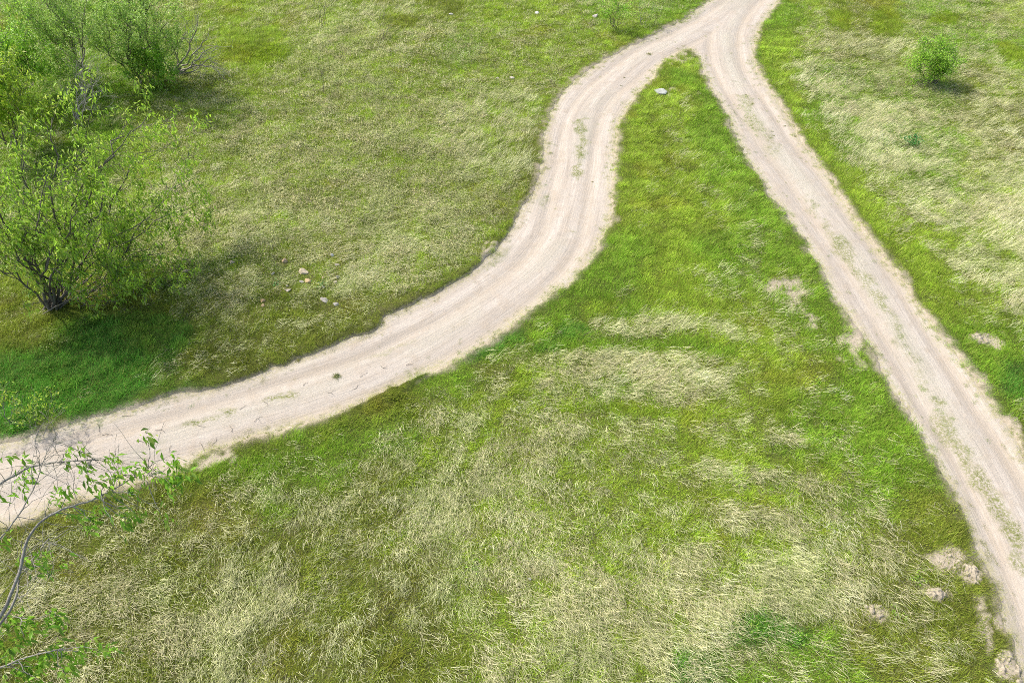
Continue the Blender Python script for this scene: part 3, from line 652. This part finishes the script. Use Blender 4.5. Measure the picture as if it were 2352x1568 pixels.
for X, Y, T, lab, sd_, kp in [(741, 66, [(735,-20,1.6,1),(725,10,1.0,.7),(752,5,1.2,.7),(745,-30,1.9,.8)], "nearly bare dark-stemmed sapling at the top edge of the left meadow", 23, .15),
                        (880, 92, [(868,45,.9,1),(885,40,.9,.7),(893,60,.6,.6)], "small thin bare sapling right of the dark-stemmed one in the left meadow", 24, .1),
                        (741, 215, [(738,165,.9,1),(745,175,.7,.6)], "single thin upright bare stem in the middle of the left meadow", 25, .05)]:
    bb = gp(X, Y); make_tree("sapling", bb, [(at(a, b, z), k) for a, b, z, k in T], CFG_S, .013, dict(per=2, size=.05, spread=.05, droop=0, keep=kp), L_willow, B_dark, lab, "sapling", seed=sd_)
# yellow-green twigs at the left verge above the track
for X, Y, T, lab, sd_ in [(95, 1010, [(85,925,1.0,1),(115,930,.9,.8),(60,955,.8,.7),(125,960,.6,.6)], "thin sapling with pale yellow-green leaves on the verge above the left track", 26),
                          (20, 985, [(5,900,1.2,1),(30,920,1.0,.8),(-20,930,1.0,.8)], "thin leafy sapling at the very left edge above the track", 27)]:
    bb = gp(X, Y); make_tree("sapling", bb, [(at(a, b, z), k) for a, b, z, k in T], CFG_S, .012, dict(per=3, size=.10, spread=.05, droop=.3, keep=.35), L_lime, B_grey, lab, "sapling", seed=sd_)

# the near tree whose limb reaches in from the left edge
def near_tree():
    r = np.random.default_rng(33); base = np.array([-13.2, 4.6, 0.0]); base[2] = gz1(base[0], base[1])
    root = empty("overhanging_tree", tuple(base), label="near tree outside the left edge whose pale grey limb reaches over the track", category="tree")
    wd = Wood(); top = at(-150, 1180, 6.5); fork = base + np.array([.35, .1, 2.6])
    wd.tube(np.concatenate([path_to(base-np.array([0, 0, .1]), fork, 6, .02, 0, r), path_to(fork, top, 8, .06, 0, r)[1:]]), np.linspace(.16, .05, 13), 9)
    stem_obj("trunk", wd, root, B_grey, base)
    limbs = [([(-60,1490,3.4),(0,1428,4.0),(30,1370,4.3),(55,1290,4.6),(62,1250,4.75),(98,1200,5.0),(150,1172,5.1),(200,1158,5.15),(245,1143,5.2),(290,1118,5.3),(330,1095,5.35),(362,1082,5.4)], .034, .007),
             ([(-90,1150,5.6),(-20,1120,5.6),(20,1095,5.6),(60,1070,5.6),(120,1058,5.7),(175,1053,5.7),(215,1050,5.75)], .03, .006),
             ([(-60,1520,3.4),(5,1420,3.9),(25,1390,4.1),(35,1350,4.2),(28,1320,4.3),(60,1290,4.2),(100,1240,4.4)], .028, .008),
             ([(-60,1290,5.0),(0,1235,5.2),(40,1180,5.4),(75,1120,5.6),(95,1060,5.7),(120,1010,5.9)], .016, .004),
             ([(-80,1560,3.0),(10,1530,3.2),(60,1510,3.3),(110,1500,3.4),(150,1490,3.4)], .02, .006),
             ([(-40,1400,3.3),(40,1420,3.3),(80,1430,3.4),(130,1400,3.5)], .012, .005)]
    tips = []; pts = []
    for L_, ra, rb in limbs:
        P = smooth_line(np.array([at(*q) for q in L_]), 2); wd = Wood(); n = len(P)
        P = P + (np.cumsum(r.normal(0, .007, (n, 3)), 0)); wd.tube(P, np.linspace(ra, rb, n), 7); pts.append((wd, P))
    clus = [(22,1050,5.7),(60,1062,5.6),(52,1080,5.6),(70,1085,5.6),(165,1030,5.9),(190,1035,5.9),(185,1070,5.7),(200,1100,5.6),(195,1085,5.7),(258,1055,5.8),(272,1085,5.7),(240,1108,5.5),(248,1062,5.8),(262,1100,5.7),(340,1003,6.2),(150,1125,5.4),(120,1140,5.3),
            (10,1140,5.5),(8,1230,5.3),(380,1052,5.9),(398,1070,5.9),(395,1100,5.7),(392,1112,5.6),(372,1095,5.7),(350,1090,5.6),(318,1075,5.6),(415,1095,5.7),(290,1085,5.6),(305,1130,5.2),(290,1180,4.9),(300,1195,4.8),(310,1178,4.9),(275,1170,5.0),(160,1170,5.0),(180,1180,4.9),(215,1175,5.0),(205,1190,4.9),(370,1180,5.0),
            (85,1270,4.4),(100,1285,4.3),(60,1275,4.4),(110,1310,4.2),(70,1300,4.3),(95,1298,4.2),(120,1405,3.7),(140,1415,3.6),(60,1430,3.5),(30,1440,3.4),(10,1470,3.3),(20,1500,3.3),(0,1425,3.4),(120,1490,3.3),(130,1510,3.3),(145,1520,3.2),(150,1548,3.1),(40,1530,3.2),(60,1545,3.1),(75,1530,3.2),(15,1555,3.1),(180,1495,3.4),(225,1490,3.4),(55,1465,3.4),(90,1560,3.1),(210,1200,4.9)]
    for X, Y, z in clus:
        c = at(X, Y, z); best = None
        for wd, P in pts:
            dd = np.linalg.norm(P-c, axis=1) + np.linspace(.25, 0, len(P)); i = int(dd.argmin())
            if best is None or dd[i] < best[0]: best = (dd[i], wd, P[max(0, i-3)])
        Q = path_to(best[2], c, 7, .12, 0, r, .06); best[1].tube(Q, np.linspace(.009, .004, 7), 4); tips.append(c); 
        for _ in range(int(r.random() < .6) + (2 if Y > 1390 else 0) + (1 if X > 280 else 0)): tips.append(c+r.normal(0, .12, 3)-np.array([0, 0, .06]))
    # fine bare twigs over the track
    for wd, P in pts[:4]:
        n = len(P)
        for _ in range(26):
            i = int(n*r.uniform(.3, 1))-1; dv = nrm(P[min(i+1, n-1)]-P[max(i-1, 0)] + r.normal(0, .6, 3)); Q = [P[i]]
            for j in range(7): dv = nrm(dv + r.normal(0, .22, 3)+np.array([.02, 0, .03])); Q.append(Q[-1]+dv*r.uniform(.08, .20))
            wd.tube(np.array(Q), np.linspace(.006, .0028, 8), 3)
            if r.random() < .6:
                dv = nrm(dv + r.normal(0, .9, 3)); Q2 = [Q[4]]
                for j in range(4): dv = nrm(dv + r.normal(0, .2, 3)); Q2.append(Q2[-1]+dv*r.uniform(.06, .13))
                wd.tube(np.array(Q2), np.linspace(.004, .0025, 5), 3)
    for wd, P in pts: stem_obj("limb", wd, root, B_grey, base)
    foliage("foliage", tips, root, L_near, base, per=9, size=.15, spread=.07, droop=1.0, wl=.36, r=r)
near_tree()

# ------------------------------------------------------------------ stones, mounds, tussocks, twigs
def stone_mat(name, col):
    t = NT(name); geo = t.n("ShaderNodeTexCoord").outputs["Object"]; n_ = t.noise(9, geo, 5, .65); n2 = t.noise(40, geo, 3, .6)
    c = t.mix(t.ramp(n_, .35, .7), tuple(v*.6 for v in col), tuple(min(.7, v*1.05) for v in col)); c = t.mix(t.mathn('MULTIPLY', t.ramp(n2, .55, .75), .5), c, (.20, .19, .13))
    b = t.n("ShaderNodeBsdfPrincipled"); t.l(c, b.inputs["Base Color"]); b.inputs["Roughness"].default_value = .9
    bp = t.n("ShaderNodeBump"); bp.inputs["Strength"].default_value = .7; bp.inputs["Distance"].default_value = .02; t.l(n_, bp.inputs["Height"]); t.l(bp.outputs[0], b.inputs["Normal"]); t.l(b.outputs[0], t.out.inputs[0]); return t.m
import bmesh
def rock_mesh(name, wx, wy, hz, seed, mat, sub=3, rough=.25):
    r = np.random.default_rng(seed); bm = bmesh.new(); bmesh.ops.create_icosphere(bm, subdivisions=sub, radius=1)
    pl = [(nrm(r.normal(0, 1, 3)*np.array([1, 1, .8])), r.uniform(.45, .8)) for _ in range(11)]
    for v in bm.verts:
        p = np.array(v.co)
        for nn, dd in pl:
            q = p@nn
            if q > dd: p = p-nn*(q-dd)*.92
        p = p*(1+rough*(.5*vn(np.array([p[0]*2+p[2]+9]), np.array([p[1]*2-p[2]+9]), .7, seed)[0]-.25))
        v.co = (p[0]*wx/1.6, p[1]*wy/1.6, p[2]*hz)
    me = bpy.data.meshes.new(name); bm.to_mesh(me); bm.free(); me.materials.append(mat); return me
for i, (X, Y, wd_, ht, lab, col) in enumerate(STONES):
    p = gp(X, Y); big = wd_ > .8
    o = link("boulder" if big else "stone", rock_mesh("stone", wd_*.80, wd_*.55, ht*.5, 70+i, stone_mat("stone_surface", tuple(np.array(col)*.95)), 3 if wd_ > .15 else 2), None, label=lab, category="boulder" if big else "stone")
    if not big: o['group'] = "pale stones lying in the meadow"
    o.location = (p[0], p[1], p[2]+ht*.10); o.rotation_euler = (0, 0, random.uniform(-.5, .5) if not big else -.15)

t = NT("loose_sand"); geo = t.n("ShaderNodeTexCoord").outputs["Object"]; n_ = t.noise(14, geo, 5, .7)
c = t.mix(t.ramp(n_, .35, .65), (.26, .22, .155), (.45, .395, .295)); b = t.n("ShaderNodeBsdfPrincipled"); t.l(c, b.inputs["Base Color"]); b.inputs["Roughness"].default_value = .95
bp = t.n("ShaderNodeBump"); bp.inputs["Strength"].default_value = .8; bp.inputs["Distance"].default_value = .03; t.l(n_, bp.inputs["Height"]); t.l(bp.outputs[0], b.inputs["Normal"]); t.l(b.outputs[0], t.out.inputs[0]); M_sand = t.m
def mound(X, Y, rx_, ry_, hz, seed, lab):
    p = gp(X, Y); n = 46; g = np.linspace(-1, 1, n); gx_, gy_ = np.meshgrid(g, g); gx_ = gx_.ravel(); gy_ = gy_.ravel()
    q = gx_**2+gy_**2; wx = gx_*rx_*1.3; wy = gy_*ry_*1.3; rg = fbm(wx+seed*7, wy, .28, seed, 3); fine = fbm(wx, wy+seed*3, .07, seed+5, 2)
    hz = hz*.6; hh = hz*np.clip(1.15-q*1.5, -.6, 1)*(.2+1.5*sstep(.36, .64, rg)) + (fine-.5)*.11*(q < .8)*(.4+rg) - hz*.30
    X_ = p[0]+wx; Y_ = p[1]+wy; z_ = ground_h(X_, Y_)-p[2]+hh
    gi_ = np.arange(n*n).reshape(n, n); f_ = np.stack([gi_[:-1, :-1], gi_[:-1, 1:], gi_[1:, 1:], gi_[1:, :-1]], -1).reshape(-1, 4)
    kq = (q[f_].max(1) < 1.0); f_ = f_[kq]; us = np.unique(f_); rm = -np.ones(n*n, int); rm[us] = np.arange(len(us))
    o = link("sand_mound", np_mesh("sand_mound", np.stack([wx, wy, z_], 1)[us], rm[f_], M_sand), None, label=lab, category="sand mound", group="burrow mounds of loose sand"); o.location = tuple(p)
mound(2152, 1366, .32, .18, .12, 3, "lumpy pinkish sand mound with a dark hollow, nearest the bottom right track")
mound(2012, 1404, .30, .17, .11, 4, "small sand mound left of the lumpy one, with a hollow on its right")
mound(2178, 1288, .26, .24, .06, 5, "thin patchy spread of dug sand above the lumpy mound")
mound(2232, 1318, .20, .24, .05, 6, "narrow spill of dug sand between the mounds and the right track")
mound(2262, 778, .55, .22, .08, 7, "sandy dug patch in green grass on the right side of the right track")
mound(2318, 1532, .26, .34, .09, 8, "crumbly heap of sand clods at the bottom right corner beside the track")
mound(1575, 146, .0001+.35, .30, .02, 9, "flat sandy crust at the pointed tip of the grass wedge") if False else None

def tussock(X, Y, sc_, mat_col, lab, n=160, h=.12, name="grass_tuft", w=.009):
    V, Fq, bl = blades(n, .16*sc_, h*.5, h, .1, 1.1, w, 2, PI, seed=int(X+Y)); p = at(X, Y)
    p[2] = max(float(road_h(np.array([p[0]]), np.array([p[1]]))[0]) if sdf(np.array([p[0]]), np.array([p[1]]))[0] < 0 else -9, gz1(p[0], p[1]))
    o = link(name, np_mesh(name, V, Fq, mat_col, attrs={"bl": ('POINT', 'FLOAT', bl)}), None, label=lab, category="grass tuft" if name == "grass_tuft" else "plant"); o.location = tuple(p); return o
T_green = blade_mat("tuft_blades", False, base=(.12, .19, .02), tr=.3); T_moss = blade_mat("moss_blades", False, base=(.16, .19, .02), tr=.2)
tussock(773, 865, .75, T_green, "lone round tuft of green grass in the middle of the left track", 200, .11)
tussock(1491, 126, .8, T_moss, "small dark green grass tuft on the track just before the fork", 150, .10)
tussock(685, 826, .7, T_moss, "dark grass tuft at the upper edge of the left track", 150, .08)
for i, (X, Y) in enumerate([(1460,177),(1445,194),(1868,244),(1884,262),(1928,334),(1931,344),(1962,319),(1987,344)]):
    pass
for X, Y, lab in [(1434,178,"tiny tuft on the left track below the fork, upper one of two"),(1427,195,"tiny tuft on the left track below the fork, lower one of two"),(1772,304,"tiny flat tuft on the right track, upper of two side by side"),(1776,314,"tiny flat tuft on the right track, lower of two side by side"),
                  (1713,221,"tiny dark tuft on the upper crown of the right track"),(1728,241,"tiny dark tuft just below another on the upper crown of the right track"),(1803,290,"tiny tuft near the right rim of the right track"),(1826,314,"tiny tuft on the very rim of the right track"),(1362,413,"tiny weed at the left rim of the left track bend")]:
    tussock(X, Y, .35, T_moss, lab, 50, .06)['group'] = "tiny tufts on the dirt track"
# broad leaved plants
def plant(X, Y, rad, hgt, mat, lab, n=60, size=.09, seed=1):
    r = np.random.default_rng(seed); p = gp(X, Y); root = empty("leafy_weed", tuple(p), label=lab, category="plant"); wd = Wood(); tips = []
    for k in range(9):
        a = r.uniform(0, 2*PI); e = p+np.array([math.cos(a)*rad*r.uniform(.3, 1), math.sin(a)*rad*r.uniform(.3, 1), hgt*r.uniform(.6, 1)]); Q = path_to(p, e, 5, .06, 0, r, .1); wd.tube(Q, np.linspace(.006, .003, 5), 3)
        tips += [Q[2], Q[3], Q[4], Q[4]]
    stem_obj("stems", wd, root, T_green, p); foliage("foliage", tips, root, mat, p, per=max(1, n//36), size=size, spread=size*.6, droop=.1, wl=.5, r=r)
plant(2088, 332, .38, .42, L_emer, "dark blue-green leafy weed in the dry meadow below the round bush", 150, .10, 1)
plant(1640, 1120 if False else 1190, .12, .10, L_bush, "small leafy weed among the straw in the middle of the near meadow", 40, .07, 2) if False else None
for X, Y, lab, sd_ in [(2055,1410,"dark leafy weed at the hollow right of the small sand mound",3),(1740,1440,"bright green leafy weed at the left end of the lush patch near the bottom",4),(1830,1470,"bright green leafy weed in the middle of the lush patch near the bottom",5),(2105,1330,"green leafy weed left of the lumpy sand mound",6),
                       (1870,880,"bright green leafy weed in the grass left of the right track",7),(640,655,"dark green leafy weed below left among the meadow stones",8),(738,725 if False else 655,"dark green leafy weed right of the orange-tinted stone",9),(1085,1325 if False else 1300,"tiny leafy weed on the olive turf near the bottom centre",10)]:
    plant(X, Y, .22, .10, L_emer if sd_ in (8, 9) else L_bush, lab, 60, .065, sd_)
# dry twigs lying on the left track
TW = [(150,1030,60,.3),(195,1048,45,-.5),(205,1020,40,1.2),(250,1000,36,.1),(330,1005,40,.9),(345,990,30,1.1),(372,988,36,.2),(455,985,30,-1.2),(500,1013,40,.7),(590,960,34,1.3),(560,940,26,.2),(640,1065,44,.4),(650,1090,30,.8),(620,1098,36,0),(835,860,30,.8),(880,845,28,-.8),(940,835,26,.3),(540,985,30,1.0),(470,1020,36,-.3),(700,880,24,1.4),(610,930,30,-.9),(760,900,24,.2),(400,1030,30,-.7),(300,955,44,.25),(230,985,40,-.9),(820,890,24,.5)]
r = np.random.default_rng(55); order = {t_: k for k, t_ in enumerate(sorted(range(len(TW)), key=lambda q: TW[q][0]))}; ORD = 'first second third fourth fifth sixth seventh eighth ninth tenth eleventh twelfth thirteenth fourteenth fifteenth sixteenth seventeenth eighteenth nineteenth twentieth twenty-first twenty-second twenty-third twenty-fourth twenty-fifth last'.split()
for i, (X, Y, L_, a) in enumerate(TW):
    p = at(X, Y); p[2] = float(road_h(np.array([p[0]]), np.array([p[1]]))[0])+.008; ppm = 95.0; l = L_/ppm*.85
    dv = np.array([math.cos(a), math.sin(a), 0]); Q = [-dv*l/2]
    for k in range(6): dv = nrm(dv+np.array([*r.normal(0, .35, 2), 0])); Q.append(Q[-1]+dv*l/6)
    Q = np.array(Q); Q[:, 2] += .004+np.abs(r.normal(0, .006, 7)); wd = Wood(); wd.tube(Q, np.linspace(.0055, .003, 7), 5)
    if i % 3 == 0: e = Q[3]+np.array([*r.normal(0, .10, 2), .01]); wd.tube(path_to(Q[3], e, 4, .05, 0, r), np.linspace(.004, .002, 4), 4)
    o = link("twig", wd.mesh("twig", B_dark), None, label=("forked" if i % 3 == 0 else "single") + " thin dry twig, " + ORD[order[i]] + " from the left edge along the left track", category="twig", group="dry twigs scattered on the left track"); o.location = tuple(p)
